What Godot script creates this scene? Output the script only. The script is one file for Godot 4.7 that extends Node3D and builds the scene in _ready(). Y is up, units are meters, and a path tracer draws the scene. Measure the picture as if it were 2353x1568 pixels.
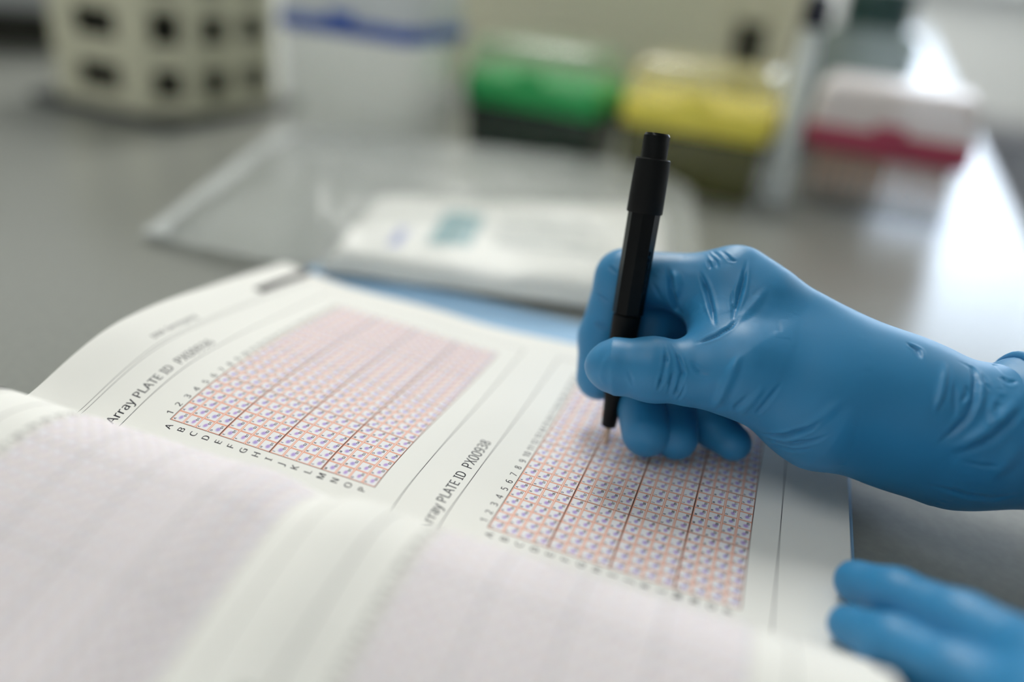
extends Node3D
# Lengths in the tables below are millimetres; MM turns them into metres. y = 0 is the bench top.

const MM := 0.001
const PAGE_ORIGIN := Vector3(-116.48, 4.00, -249.24)      # where the first printed grid starts, on the page plane
const PAGE_U := Vector3(0.283467, 0.000000, -0.958982)          # reading direction of the print
const PAGE_V := Vector3(0.958982, 0.000000, 0.283467)          # down the page
const BENCH_TURN := -0.358             # turn of the bench and the room about the vertical

var taken := {}
var mats := {}

# ---------------------------------------------------------------- helpers: nodes

func numbered(called: String) -> String:
	if not taken.has(called):
		taken[called] = 0
		return called
	taken[called] += 1
	return "%s_%03d" % [called, taken[called]]

func tag(o: Node, label: String, category := "", group := "", kind := "") -> void:
	if label != "":
		o.set_meta("label", label)
	if category != "":
		o.set_meta("category", category)
	if group != "":
		o.set_meta("group", group)
	if kind != "":
		o.set_meta("kind", kind)

func thing(called: String, label: String, category: String, at := Vector3.ZERO, turn := 0.0, group := "") -> Node3D:
	var o := Node3D.new()
	o.name = numbered(called)
	add_child(o)
	o.position = at
	o.rotation.y = turn
	tag(o, label, category, group)
	return o

func part(called: String, m: Mesh, mat: Material, parent: Node, at := Vector3.ZERO) -> MeshInstance3D:
	var o := MeshInstance3D.new()
	o.name = called if parent != self else numbered(called)
	o.mesh = m
	if mat != null:
		o.material_override = mat
	parent.add_child(o, true)
	o.position = at
	return o

func structure(called: String, m: Mesh, mat: Material, at := Vector3.ZERO, turn := 0.0) -> MeshInstance3D:
	var o := part(called, m, mat, self, at)
	o.rotation.y = turn
	o.set_meta("kind", "structure")
	return o

# ---------------------------------------------------------------- helpers: materials

func mat(called: String, color: Color, rough := 0.5, metal := 0.0) -> StandardMaterial3D:
	var m := StandardMaterial3D.new()
	m.resource_name = called
	m.albedo_color = color
	m.roughness = rough
	m.metallic = metal
	mats[called] = m
	return m

func clear_mat(called: String, color: Color, rough := 0.2) -> StandardMaterial3D:
	var m := mat(called, color, rough)
	m.transparency = BaseMaterial3D.TRANSPARENCY_ALPHA
	m.cull_mode = BaseMaterial3D.CULL_DISABLED
	return m

func noise_tex(freq: float, lo: Color, hi: Color, noise_seed: int, normal := false, strength := 2.0) -> NoiseTexture2D:
	var n := FastNoiseLite.new()
	n.seed = noise_seed
	n.frequency = freq
	n.fractal_octaves = 4
	var t := NoiseTexture2D.new()
	t.width = 512
	t.height = 512
	t.seamless = true
	t.noise = n
	if normal:
		t.as_normal_map = true
		t.bump_strength = strength
	else:
		var g := Gradient.new()
		g.set_color(0, lo)
		g.set_color(1, hi)
		t.color_ramp = g
	return t

# ---------------------------------------------------------------- helpers: meshes

func mesh_of(v: PackedVector3Array, n: PackedVector3Array, idx: PackedInt32Array, uv := PackedVector2Array()) -> ArrayMesh:
	var a := []
	a.resize(Mesh.ARRAY_MAX)
	a[Mesh.ARRAY_VERTEX] = v
	a[Mesh.ARRAY_NORMAL] = n
	if uv.size():
		a[Mesh.ARRAY_TEX_UV] = uv
	a[Mesh.ARRAY_INDEX] = idx
	var m := ArrayMesh.new()
	m.add_surface_from_arrays(Mesh.PRIMITIVE_TRIANGLES, a)
	return m

func tri(st: SurfaceTool, a: Vector3, b: Vector3, c: Vector3) -> void:
	st.add_vertex(a)
	st.add_vertex(b)
	st.add_vertex(c)

func quad(st: SurfaceTool, a: Vector3, b: Vector3, c: Vector3, d: Vector3) -> void:
	tri(st, a, b, c)
	tri(st, a, c, d)

func start() -> SurfaceTool:
	var st := SurfaceTool.new()
	st.begin(Mesh.PRIMITIVE_TRIANGLES)
	return st

func finish(st: SurfaceTool, smooth := false) -> ArrayMesh:
	st.generate_normals()
	return st.commit()

# box from corner a to corner b with all edges chamfered by c
func add_box(st: SurfaceTool, a: Vector3, b: Vector3, c := 0.0) -> void:
	st.set_smooth_group(-1)
	var o := (a + b) * 0.5
	var h := (b - a).abs() * 0.5
	c = minf(c, minf(h.x, minf(h.y, h.z)) * 0.95)
	var p := func(sx: float, sy: float, sz: float, ax: int) -> Vector3:
		var q := Vector3(sx * h.x, sy * h.y, sz * h.z)
		for k in 3:
			if k != ax:
				q[k] -= signf(q[k]) * c
		return o + q
	for ax in 3:
		for s in [-1.0, 1.0]:
			var q := []
			for e in [[-1.0, -1.0], [-1.0, 1.0], [1.0, 1.0], [1.0, -1.0]]:
				var sg := [0.0, 0.0, 0.0]
				sg[ax] = s
				sg[(ax + 1) % 3] = e[0]
				sg[(ax + 2) % 3] = e[1]
				q.append(p.call(sg[0], sg[1], sg[2], ax))
			if s > 0:
				quad(st, q[0], q[1], q[2], q[3])
			else:
				quad(st, q[3], q[2], q[1], q[0])
	if c <= 0.0:
		return
	for ax in 3:
		for s in [-1.0, 1.0]:
			for t in [-1.0, 1.0]:
				# edge along ax between faces ax+1 (sign s) and ax+2 (sign t)
				var e0 := [0.0, 0.0, 0.0]
				e0[(ax + 1) % 3] = s
				e0[(ax + 2) % 3] = t
				var e1 := e0.duplicate()
				e0[ax] = -1.0
				e1[ax] = 1.0
				var a0: Vector3 = p.call(e0[0], e0[1], e0[2], (ax + 1) % 3)
				var a1: Vector3 = p.call(e1[0], e1[1], e1[2], (ax + 1) % 3)
				var b0: Vector3 = p.call(e0[0], e0[1], e0[2], (ax + 2) % 3)
				var b1: Vector3 = p.call(e1[0], e1[1], e1[2], (ax + 2) % 3)
				if s * t > 0:
					quad(st, a0, b0, b1, a1)
				else:
					quad(st, a1, b1, b0, a0)
	for sx in [-1.0, 1.0]:
		for sy in [-1.0, 1.0]:
			for sz in [-1.0, 1.0]:
				var x: Vector3 = p.call(sx, sy, sz, 0)
				var y: Vector3 = p.call(sx, sy, sz, 1)
				var z: Vector3 = p.call(sx, sy, sz, 2)
				if sx * sy * sz > 0:
					tri(st, x, z, y)
				else:
					tri(st, x, y, z)

func box(a: Vector3, b: Vector3, c := 0.0) -> ArrayMesh:
	var st := start()
	add_box(st, a, b, c)
	return finish(st)

# rounded rectangles stacked into one skin: sections are [y, width, depth, corner radius]
func loft(sections: Array, cap_low := true, cap_high := true, per := 5) -> ArrayMesh:
	var st := start()
	st.set_smooth_group(1)
	var rings := []
	for s in sections:
		var r := []
		var rad: float = minf(s[3], minf(s[1], s[2]) * 0.499)
		for k in 4:
			var cx: float = (s[1] * 0.5 - rad) * (1.0 if k == 0 or k == 3 else -1.0)
			var cz: float = (s[2] * 0.5 - rad) * (1.0 if k < 2 else -1.0)
			for j in per + 1:
				var t := (k + float(j) / per) * PI / 2.0
				r.append(Vector3(cx + rad * cos(t), s[0], cz + rad * sin(t)))
		rings.append(r)
	var n: int = rings[0].size()
	for i in rings.size() - 1:
		st.set_smooth_group(1 + i % 2 if sections[i].size() > 4 else 1)
		for j in n:
			var k := (j + 1) % n
			quad(st, rings[i][j], rings[i][k], rings[i + 1][k], rings[i + 1][j])
	st.set_smooth_group(-1)
	for j in range(1, n - 1):
		if cap_low:
			tri(st, rings[0][0], rings[0][j + 1], rings[0][j])
		if cap_high:
			tri(st, rings[-1][0], rings[-1][j], rings[-1][j + 1])
	return finish(st)

# profile of [radius, height] turned about y; sides < 12 stay faceted
func lathe(profile: Array, sides := 32, turn := 0.0) -> ArrayMesh:
	var st := start()
	st.set_smooth_group(1 if sides >= 12 else -1)
	for i in profile.size() - 1:
		if profile[i].size() > 2:
			st.set_smooth_group(int(profile[i][2]))
		var r0: float = profile[i][0]
		var r1: float = profile[i + 1][0]
		for j in sides:
			var a := turn + TAU * j / sides
			var b := turn + TAU * (j + 1) / sides
			var p0 := Vector3(r0 * cos(a), profile[i][1], r0 * sin(a))
			var p1 := Vector3(r0 * cos(b), profile[i][1], r0 * sin(b))
			var p2 := Vector3(r1 * cos(b), profile[i + 1][1], r1 * sin(b))
			var p3 := Vector3(r1 * cos(a), profile[i + 1][1], r1 * sin(a))
			if r0 > 0.0:
				tri(st, p0, p1, p2)
			if r1 > 0.0:
				tri(st, p0, p2, p3)
	return finish(st)

func tube(points: Array, radius: float, sides := 16) -> ArrayMesh:
	var st := start()
	st.set_smooth_group(1)
	var rings := []
	var up := Vector3.UP
	for i in points.size():
		var d: Vector3 = (points[mini(i + 1, points.size() - 1)] - points[maxi(i - 1, 0)]).normalized()
		var x := d.cross(up if absf(d.dot(up)) < 0.95 else Vector3.RIGHT).normalized()
		var y := x.cross(d)
		var r := []
		for j in sides:
			var a := TAU * j / sides
			r.append(points[i] + (x * cos(a) + y * sin(a)) * radius)
		rings.append(r)
	for i in rings.size() - 1:
		for j in sides:
			var k := (j + 1) % sides
			quad(st, rings[i][j], rings[i][k], rings[i + 1][k], rings[i + 1][j])
	for j in range(1, sides - 1):
		tri(st, rings[0][0], rings[0][j + 1], rings[0][j])
		tri(st, rings[-1][0], rings[-1][j], rings[-1][j + 1])
	return finish(st)

# ---------------------------------------------------------------- the hands: a smooth field of tapered bones, meshed as surface nets

var bone_a: PackedVector3Array
var bone_d: PackedVector3Array
var bone_l: PackedFloat32Array
var bone_r: PackedFloat32Array
var bone_s: PackedFloat32Array
var bone_g: PackedInt32Array
var group_k: PackedFloat32Array
var group_t: PackedFloat32Array

func field(x: Vector3, bones: PackedInt32Array) -> float:
	var trunk := 1e9
	var best := 1e9
	var now := -1
	var d := 1e9
	for b in bones:
		var g := bone_g[b]
		if g != now:
			if now > 0:
				var kt := group_t[now]
				var ht := maxf(kt - absf(trunk - d), 0.0)
				best = minf(best, minf(trunk, d) - ht * ht / kt * 0.25)
			elif now == 0:
				trunk = d
				best = d
			now = g
			d = 1e9
		var q := x - bone_a[b]
		var t := clampf(q.dot(bone_d[b]) * bone_l[b], 0.0, 1.0)
		var e := (q - bone_d[b] * t).length() - (bone_r[b] + bone_s[b] * t)
		var k := group_k[g]
		var h := maxf(k - absf(d - e), 0.0)
		d = minf(d, e) - h * h / k * 0.25
	if now > 0:
		var kt2 := group_t[now]
		var ht2 := maxf(kt2 - absf(trunk - d), 0.0)
		best = minf(best, minf(trunk, d) - ht2 * ht2 / kt2 * 0.25)
	elif now == 0:
		best = d
	return best

func hand_mesh(nodes: Dictionary, chains: Array, cell: float, wrinkles: Array, tip_grain := 0.0) -> ArrayMesh:
	bone_a = PackedVector3Array()
	bone_d = PackedVector3Array()
	bone_l = PackedFloat32Array()
	bone_r = PackedFloat32Array()
	bone_s = PackedFloat32Array()
	bone_g = PackedInt32Array()
	group_k = PackedFloat32Array()
	group_t = PackedFloat32Array()
	var lo := Vector3(1e9, 1e9, 1e9)
	var hi := -lo
	for g in chains.size():
		group_k.append(chains[g][0])
		group_t.append(chains[g][1])
		for pair in chains[g][2]:
			var a: Array = nodes[pair[0]]
			var b: Array = nodes[pair[1]]
			var pa := Vector3(a[0], a[1], a[2])
			var pb := Vector3(b[0], b[1], b[2])
			bone_a.append(pa)
			bone_d.append(pb - pa)
			bone_l.append(1.0 / (pb - pa).length_squared())
			bone_r.append(a[3])
			bone_s.append(b[3] - a[3])
			bone_g.append(g)
			for q in [[pa, a[3]], [pb, b[3]]]:
				var p: Vector3 = q[0]
				var r: Vector3 = Vector3.ONE * (float(q[1]) + 6.0)
				lo = lo.min(p - r)
				hi = hi.max(p + r)
	var B := 5
	var nb := Vector3i(((hi - lo) / (cell * B)).ceil())
	var nx := nb.x * B + 1
	var ny := nb.y * B + 1
	var nz := nb.z * B + 1
	var val := PackedFloat32Array()
	val.resize(nx * ny * nz)
	val.fill(1e9)
	var id := PackedInt32Array()
	id.resize(nx * ny * nz)
	id.fill(-1)
	var all := PackedInt32Array(range(bone_a.size()))
	var half := cell * B * 0.5
	var reach := half * 1.74
	var blocks := []
	for bx in nb.x:
		for by in nb.y:
			for bz in nb.z:
				var mid := lo + Vector3(bx + 0.5, by + 0.5, bz + 0.5) * (cell * B)
				var d0 := field(mid, all)
				if absf(d0) > reach + 0.6:
					continue
				var near := PackedInt32Array()
				for b in all:
					var q := mid - bone_a[b]
					var t := clampf(q.dot(bone_d[b]) * bone_l[b], 0.0, 1.0)
					if (q - bone_d[b] * t).length() - (bone_r[b] + bone_s[b] * t) < maxf(d0, 0.0) + 2.0 * reach + 8.0:
						near.append(b)
				blocks.append(Vector3i(bx, by, bz))
				for i in B + 1:
					for j in B + 1:
						var at := ((bx * B + i) * ny + by * B + j) * nz + bz * B
						for k in B + 1:
							if val[at + k] > 1e8:
								val[at + k] = field(lo + Vector3(bx * B + i, by * B + j, bz * B + k) * cell, near)
	var v := PackedVector3Array()
	var off := PackedInt32Array()
	for c in 8:
		off.append((((c >> 2) & 1) * ny + ((c >> 1) & 1)) * nz + (c & 1))
	for bl in blocks:
		for i in B:
			for j in B:
				for k in B:
					var gx: int = bl.x * B + i
					var gy: int = bl.y * B + j
					var gz: int = bl.z * B + k
					var at := (gx * ny + gy) * nz + gz
					var inside := 0
					for c in 8:
						if val[at + off[c]] < 0.0:
							inside += 1
					if inside == 0 or inside == 8:
						continue
					var sum := Vector3.ZERO
					var cnt := 0
					for e in 12:
						var c0: int = EDGES[e * 2]
						var c1: int = EDGES[e * 2 + 1]
						var f0 := val[at + off[c0]]
						var f1 := val[at + off[c1]]
						if (f0 < 0.0) != (f1 < 0.0):
							var t := f0 / (f0 - f1)
							sum += Vector3((c0 >> 2) & 1, (c0 >> 1) & 1, c0 & 1).lerp(Vector3((c1 >> 2) & 1, (c1 >> 1) & 1, c1 & 1), t)
							cnt += 1
					id[at] = v.size()
					v.append(lo + (Vector3(gx, gy, gz) + sum / cnt) * cell)
	var idx := PackedInt32Array()
	var sx := ny * nz
	for bl in blocks:
		for i in B:
			for j in B:
				for k in B:
					var gx: int = bl.x * B + i
					var gy: int = bl.y * B + j
					var gz: int = bl.z * B + k
					var at := (gx * ny + gy) * nz + gz
					if id[at] < 0:
						continue
					var s0 := val[at] < 0.0
					for ax in 3:
						var step: int = [sx, nz, 1][ax]
						if (val[at + step] < 0.0) == s0:
							continue
						var u: int = [nz, 1, sx][ax]
						var w: int = [1, sx, nz][ax]
						if gx == 0 or gy == 0 or gz == 0:
							continue
						var a := id[at]
						var b := id[at - u]
						var c := id[at - u - w]
						var d := id[at - w]
						if a < 0 or b < 0 or c < 0 or d < 0:
							continue
						if s0:
							idx.append_array(PackedInt32Array([a, d, c, a, c, b]))
						else:
							idx.append_array(PackedInt32Array([a, b, c, a, c, d]))
	var n := vertex_normals(v, idx)
	# folds and creases of the glove
	for w in wrinkles:
		var amp: float = w[0]
		var wid: float = w[1]
		var pts := PackedVector3Array()
		var src: Array = w[2]
		for i in src.size() / 3:
			pts.append(Vector3(src[i * 3], src[i * 3 + 1], src[i * 3 + 2]))
		var bb := AABB(pts[0], Vector3.ZERO)
		for p in pts:
			bb = bb.expand(p)
		bb = bb.grow(wid * 3.2)
		var segs := pts.size() - 1
		for i in v.size():
			var p := v[i]
			if not bb.has_point(p):
				continue
			var best := 1e9
			var along := 0.0
			for s in segs:
				var e := pts[s + 1] - pts[s]
				var t := clampf((p - pts[s]).dot(e) / e.length_squared(), 0.0, 1.0)
				var dd := (p - pts[s] - e * t).length_squared()
				if dd < best:
					best = dd
					along = (s + t) / segs
			var wd := wid * (0.55 + 0.45 * sin(PI * along))
			var q := best / (wd * wd)
			if q > 9.0:
				continue
			var fade := smoothstep(0.0, 0.32, along) * smoothstep(1.0, 0.68, along)
			var r := sqrt(q)
			var bump := exp(-q * 0.7) - 0.10 * exp(-(r - 2.0) * (r - 2.0) * 1.5)
			if amp < 0.0:
				bump = exp(-1.5 * r) - 0.24 * exp(-(r - 1.5) * (r - 1.5) * 1.8)
			v[i] = p + n[i] * (amp * fade * bump)
	n = vertex_normals(v, idx)
	for i in v.size():
		v[i] *= MM
	return mesh_of(v, n, idx)

const EDGES := [0, 1, 2, 3, 4, 5, 6, 7, 0, 2, 1, 3, 4, 6, 5, 7, 0, 4, 1, 5, 2, 6, 3, 7]

func vertex_normals(v: PackedVector3Array, idx: PackedInt32Array) -> PackedVector3Array:
	var n := PackedVector3Array()
	n.resize(v.size())
	for i in range(0, idx.size(), 3):
		var a := v[idx[i]]
		var f := (v[idx[i + 2]] - a).cross(v[idx[i + 1]] - a)
		n[idx[i]] += f
		n[idx[i + 1]] += f
		n[idx[i + 2]] += f
	for i in n.size():
		n[i] = n[i].normalized()
	return n

# joints [x, y, z, radius]
const WRITING_HAND := {
	"I0": [80.4, 67.9, -294.6, 10.6],
	"I1": [40.6, 61.4, -305.9, 10.8],
	"I2": [35.9, 37.7, -301.3, 9.8],
	"I3": [35.3, 24.1, -292.6, 8.8],
	"T4": [32.5, 40.6, -269.5, 5.0],
	"T3": [37.1, 41.5, -268.8, 9.7],
	"T2": [50.6, 43.1, -266.2, 11.2],
	"T1": [64.3, 43.7, -265.4, 11.2],
	"T0": [81.4, 46.9, -265.8, 14.3],
	"CM": [111.1, 38.8, -263.1, 21.9],
	"W": [137.9, 38.0, -263.8, 21.7],
	"F1": [156.8, 34.6, -256.7, 23.2],
	"WA": [74.8, 51.5, -272.4, 8.5],
	"WB": [88.1, 65.5, -286.9, 8.0],
	"VA": [92.1, 60.9, -285.8, 12.5],
	"VB": [93.5, 49.5, -270.4, 15.0],
	"IW": [65.6, 61.9, -297.3, 9.5],
	"IX": [77.0, 55.6, -282.1, 9.0],
	"PX": [74.1, 37.5, -311.2, 10.0],
	"F2": [188.1, 39.4, -254.5, 25.8],
	"M0": [89.6, 50.7, -323.0, 10.0],
	"M1": [52.9, 43.7, -302.0, 9.2],
	"M2": [50.0, 24.0, -288.2, 9.2],
	"M3": [53.4, 14.7, -270.5, 9.2],
	"R0": [95.8, 37.8, -322.4, 11.0],
	"R1": [66.3, 25.7, -303.4, 9.2],
	"R2": [65.4, 17.9, -288.6, 8.8],
	"R3": [65.0, 12.9, -271.8, 8.2],
	"P0": [102.4, 27.1, -312.9, 11.0],
	"P1": [78.8, 18.9, -291.3, 8.6],
	"P2": [80.6, 14.2, -281.3, 8.2],
	"P3": [86.4, 13.3, -272.0, 6.9],
	"PB": [122.1, 30.8, -288.1, 17.5],
	"PW": [141.4, 29.2, -275.1, 17.5],
}
const WRITING_CHAINS := [
	[10.0, 1.0, [["W", "I0"], ["W", "M0"], ["PW", "R0"], ["PW", "P0"], ["CM", "W"], ["PB", "PW"], ["W", "F1"], ["F1", "F2"], ["T0", "CM"], ["T0", "WA"], ["WA", "WB"], ["WB", "I0"], ["IW", "IX"], ["IX", "WB"], ["VA", "W"], ["VB", "W"], ["I0", "M0"], ["M0", "R0"], ["R0", "P0"]]],
	[3.0, 7.0, [["T4", "T3"], ["T3", "T2"], ["T2", "T1"], ["T1", "T0"]]],
	[3.0, 5.0, [["I0", "I1"], ["I1", "I2"], ["I2", "I3"]]],
	[3.0, 4.0, [["PX", "M0"], ["M0", "M1"], ["M1", "M2"], ["M2", "M3"]]],
	[3.0, 4.0, [["R0", "R1"], ["R1", "R2"], ["R2", "R3"]]],
	[3.0, 4.0, [["P0", "P1"], ["P1", "P2"], ["P2", "P3"]]],
]
const RESTING_HAND := {
	"I3": [110.9, 10.8, -202.4, 6.6],
	"I2": [117.9, 15.2, -191.9, 8.2],
	"I1": [127.0, 22.4, -173.8, 9.4],
	"I0": [134.7, 31.5, -148.3, 11.5],
	"M3": [102.6, 10.3, -184.0, 5.7],
	"M2": [109.6, 15.0, -172.7, 8.0],
	"M1": [116.9, 22.2, -154.5, 9.2],
	"M0": [126.7, 31.5, -132.0, 11.5],
	"R3": [105.8, 20.0, -138.7, 6.0],
	"R2": [110.2, 23.0, -135.1, 8.0],
	"R1": [117.0, 26.2, -129.6, 9.2],
	"R0": [122.6, 32.5, -120.4, 11.5],
	"P3": [115.4, 18.0, -128.2, 6.0],
	"P2": [117.7, 21.5, -123.9, 7.5],
	"P1": [120.6, 25.5, -118.5, 8.5],
	"P0": [121.7, 31.0, -110.3, 11.0],
	"T0": [153.6, 28.0, -155.4, 12.0],
	"T1": [162.4, 22.0, -181.6, 10.0],
	"T2": [169.1, 16.5, -198.9, 8.5],
	"W": [145.2, 41.0, -116.7, 21.0],
	"F": [159.5, 46.0, -106.8, 24.0],
}
const RESTING_CHAINS := [
	[8.0, 1.0, [["W", "I0"], ["W", "M0"], ["W", "R0"], ["W", "P0"], ["W", "F"], ["W", "T0"], ["I0", "M0"], ["M0", "R0"], ["R0", "P0"]]],
	[3.0, 6.0, [["T0", "T1"], ["T1", "T2"]]],
	[3.0, 4.0, [["I0", "I1"], ["I1", "I2"], ["I2", "I3"]]],
	[3.0, 4.0, [["M0", "M1"], ["M1", "M2"], ["M2", "M3"]]],
	[3.0, 4.0, [["R0", "R1"], ["R1", "R2"], ["R2", "R3"]]],
	[3.0, 4.0, [["P0", "P1"], ["P1", "P2"], ["P2", "P3"]]],
]
# creases on the glove: [height, half width, points]
const GLOVE_FOLDS := [
	[-2.40, 1.3, [53.8, 72.7, -295.7, 55.7, 68.3, -291.2, 57.3, 61.9, -289.6, 59.5, 57.3, -289.7, 62.4, 56.0, -284.3]],
	[1.30, 1.5, [56.2, 71.6, -293.2, 58.1, 67.2, -289.6, 58.9, 61.8, -288.6]],
	[-1.95, 1.1, [64.8, 73.8, -289.8, 67.2, 69.2, -284.0, 68.6, 65.2, -276.9, 69.3, 61.5, -266.6]],
	[-0.90, 0.8, [67.8, 77.2, -291.9, 68.7, 75.1, -287.4]],
	[-0.75, 0.8, [67.8, 77.3, -300.9, 70.1, 77.9, -289.9, 70.8, 75.8, -286.2]],
	[-0.75, 0.8, [69.8, 79.0, -296.5, 71.9, 78.5, -288.8]],
	[-0.75, 0.8, [72.3, 80.3, -294.6, 74.8, 79.5, -287.7, 76.9, 79.4, -286.1]],
	[-1.50, 1.1, [80.6, 81.1, -287.9, 78.7, 74.7, -279.9, 77.7, 71.0, -276.9, 76.5, 67.6, -273.3, 74.2, 63.2, -265.5]],
	[-0.75, 0.8, [75.4, 71.5, -279.0, 75.3, 68.1, -274.8, 75.2, 64.6, -268.3]],
	[0.50, 1.3, [87.1, 75.4, -277.3, 82.7, 69.7, -273.0, 79.4, 66.5, -270.3, 75.6, 63.9, -266.3]],
	[-0.75, 0.8, [48.7, 66.8, -293.1, 51.6, 63.0, -291.6, 54.5, 59.3, -291.8]],
	[-1.20, 0.8, [33.1, 68.0, -300.2, 36.9, 66.3, -296.1]],
	[-1.20, 0.8, [29.9, 56.8, -300.2, 32.4, 56.1, -296.7, 36.3, 54.6, -294.3]],
	[-1.20, 0.8, [29.6, 46.2, -296.2, 33.0, 46.1, -293.5, 37.1, 44.8, -292.3]],
	[-0.75, 0.8, [27.4, 30.2, -291.8, 27.2, 39.4, -266.9]],
	[-1.35, 0.9, [52.1, 55.0, -265.3, 52.9, 51.6, -257.9, 52.0, 45.0, -254.4, 51.3, 40.3, -254.6]],
	[-1.35, 0.9, [54.4, 54.8, -265.5, 56.9, 52.3, -258.8, 58.7, 48.5, -255.3, 57.9, 41.8, -254.5, 56.8, 33.8, -259.6]],
	[-0.90, 0.8, [55.6, 49.1, -256.0, 55.3, 45.3, -254.6, 55.0, 39.1, -255.2]],
	[-0.90, 0.8, [59.5, 47.4, -254.7, 59.7, 42.2, -254.1, 58.8, 34.9, -258.1]],
	[0.35, 1.0, [34.7, 50.2, -263.5, 32.7, 45.7, -261.1, 32.3, 41.4, -260.4, 34.4, 36.9, -260.6]],
	[-0.45, 0.8, [40.4, 46.6, -258.5, 42.2, 43.2, -256.9, 43.5, 40.2, -256.6]],
	[1.30, 1.4, [76.4, 58.9, -254.6, 74.3, 54.2, -251.6, 72.7, 48.3, -250.4, 71.8, 41.2, -251.5, 71.2, 34.2, -256.6]],
	[-0.90, 1.0, [80.2, 46.5, -248.4, 77.8, 40.9, -249.8, 82.0, 21.6, -275.7]],
	[0.60, 1.1, [84.9, 50.6, -248.4, 82.3, 45.7, -248.0, 80.3, 39.7, -249.7, 84.5, 21.3, -275.5]],
	[-0.75, 1.0, [90.6, 52.6, -248.8, 88.4, 49.1, -247.8, 86.5, 45.2, -247.6, 84.9, 40.7, -248.4, 88.2, 20.0, -273.6]],
	[-0.60, 1.0, [60.5, 52.5, -258.0, 64.2, 50.0, -254.9, 68.6, 50.3, -253.0]],
	[-1.05, 1.0, [62.3, 55.9, -263.0, 65.9, 58.0, -263.1, 69.5, 60.3, -263.1, 73.6, 62.8, -264.8, 78.2, 66.1, -270.0]],
	[-1.50, 1.1, [88.8, 28.7, -254.2, 91.4, 31.5, -249.1, 94.4, 33.3, -245.8, 97.3, 36.9, -243.1, 100.6, 40.0, -241.4, 104.5, 45.5, -241.0]],
	[-1.20, 1.0, [90.8, 27.3, -253.6, 93.4, 29.5, -248.6, 96.6, 30.7, -245.4, 99.5, 33.5, -242.7, 102.6, 35.7, -240.9, 107.5, 40.6, -239.2]],
	[-0.75, 1.0, [92.6, 25.0, -254.3, 95.2, 27.7, -248.4, 98.6, 29.0, -245.0, 104.2, 33.5, -240.7]],
	[0.50, 1.4, [109.4, 51.9, -242.8, 106.3, 48.7, -241.7, 103.5, 45.3, -241.2, 100.7, 41.8, -241.5, 98.1, 38.0, -242.6]],
	[0.64, 1.4, [142.7, 63.7, -254.6, 141.5, 61.0, -248.5, 139.6, 56.8, -243.1, 138.3, 54.2, -240.9, 137.3, 51.4, -239.2]],
	[-0.96, 1.0, [144.4, 63.4, -254.2, 142.0, 60.3, -247.3, 140.4, 56.3, -242.5, 138.9, 53.6, -240.4, 137.7, 50.7, -238.7]],
	[-1.32, 1.4, [146.6, 63.5, -255.9, 152.6, 61.9, -254.6, 151.7, 59.9, -248.3, 150.4, 58.0, -244.7, 149.5, 55.8, -241.9, 146.9, 51.6, -238.2, 143.3, 47.4, -236.2, 140.9, 44.8, -235.6, 138.7, 41.9, -235.3]],
	[0.72, 1.5, [155.2, 61.8, -256.9, 153.9, 59.9, -248.8, 152.5, 58.1, -245.0, 151.4, 55.9, -242.0, 148.7, 51.5, -237.9]],
	[-0.84, 1.0, [148.1, 59.4, -246.6, 147.7, 57.4, -243.8, 145.1, 54.8, -240.9]],
	[1.12, 1.9, [167.0, 60.3, -248.2, 162.8, 57.1, -242.3, 160.0, 55.0, -239.8, 157.4, 52.7, -237.7, 154.4, 50.4, -236.2, 151.5, 48.0, -235.0, 148.9, 46.2, -234.5, 146.5, 44.3, -234.3, 143.1, 42.4, -234.5, 139.8, 40.6, -234.8]],
	[-1.20, 1.7, [164.7, 56.2, -240.8, 162.1, 54.2, -238.7, 159.6, 52.0, -236.9, 156.7, 49.6, -235.4, 154.0, 47.0, -234.2, 151.0, 45.0, -233.6, 148.2, 42.8, -233.4, 143.5, 39.8, -233.9]],
	[0.64, 1.3, [156.5, 58.0, -244.6, 154.6, 54.2, -239.6, 155.7, 52.0, -237.3, 158.3, 53.3, -238.2]],
	[-0.60, 1.0, [144.2, 60.1, -247.2, 143.6, 57.5, -243.7, 143.4, 54.6, -240.9, 142.6, 50.3, -237.9]],
	[-0.60, 0.8, [146.5, 38.4, -232.8, 149.7, 38.6, -232.0, 153.1, 38.6, -231.5, 156.2, 39.0, -231.2, 159.4, 39.4, -231.1]],
	[0.64, 1.9, [163.9, 47.6, -233.6, 162.0, 44.5, -232.3, 160.3, 41.1, -231.4, 158.3, 37.4, -230.9, 156.7, 33.3, -230.9]],
	[-0.84, 1.2, [155.6, 61.2, -253.3, 154.2, 59.7, -248.3, 155.5, 58.4, -245.4]],
	[-0.84, 1.2, [161.6, 61.1, -252.9, 162.9, 60.5, -249.7, 166.7, 60.9, -250.6]],
	[-1.35, 1.0, [131.8, 65.9, -260.7, 134.8, 65.0, -257.6, 134.6, 63.3, -253.0]],
	[-0.96, 1.4, [140.2, 25.9, -236.6, 145.3, 26.7, -234.5, 149.2, 26.5, -233.3, 153.5, 25.8, -232.7, 157.7, 26.1, -232.4, 162.1, 26.1, -232.4, 165.8, 27.9, -232.0, 169.6, 29.7, -231.7]],
]

# ---------------------------------------------------------------- print on the pages

const DPM := 12                       # pixels per millimetre
const U0 := -16.0
const U1 := 148.0
const V0 := -50.0
const V1 := 91.0
const V2 := 232.0
var font: SystemFont
var glyphs := {}

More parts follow.
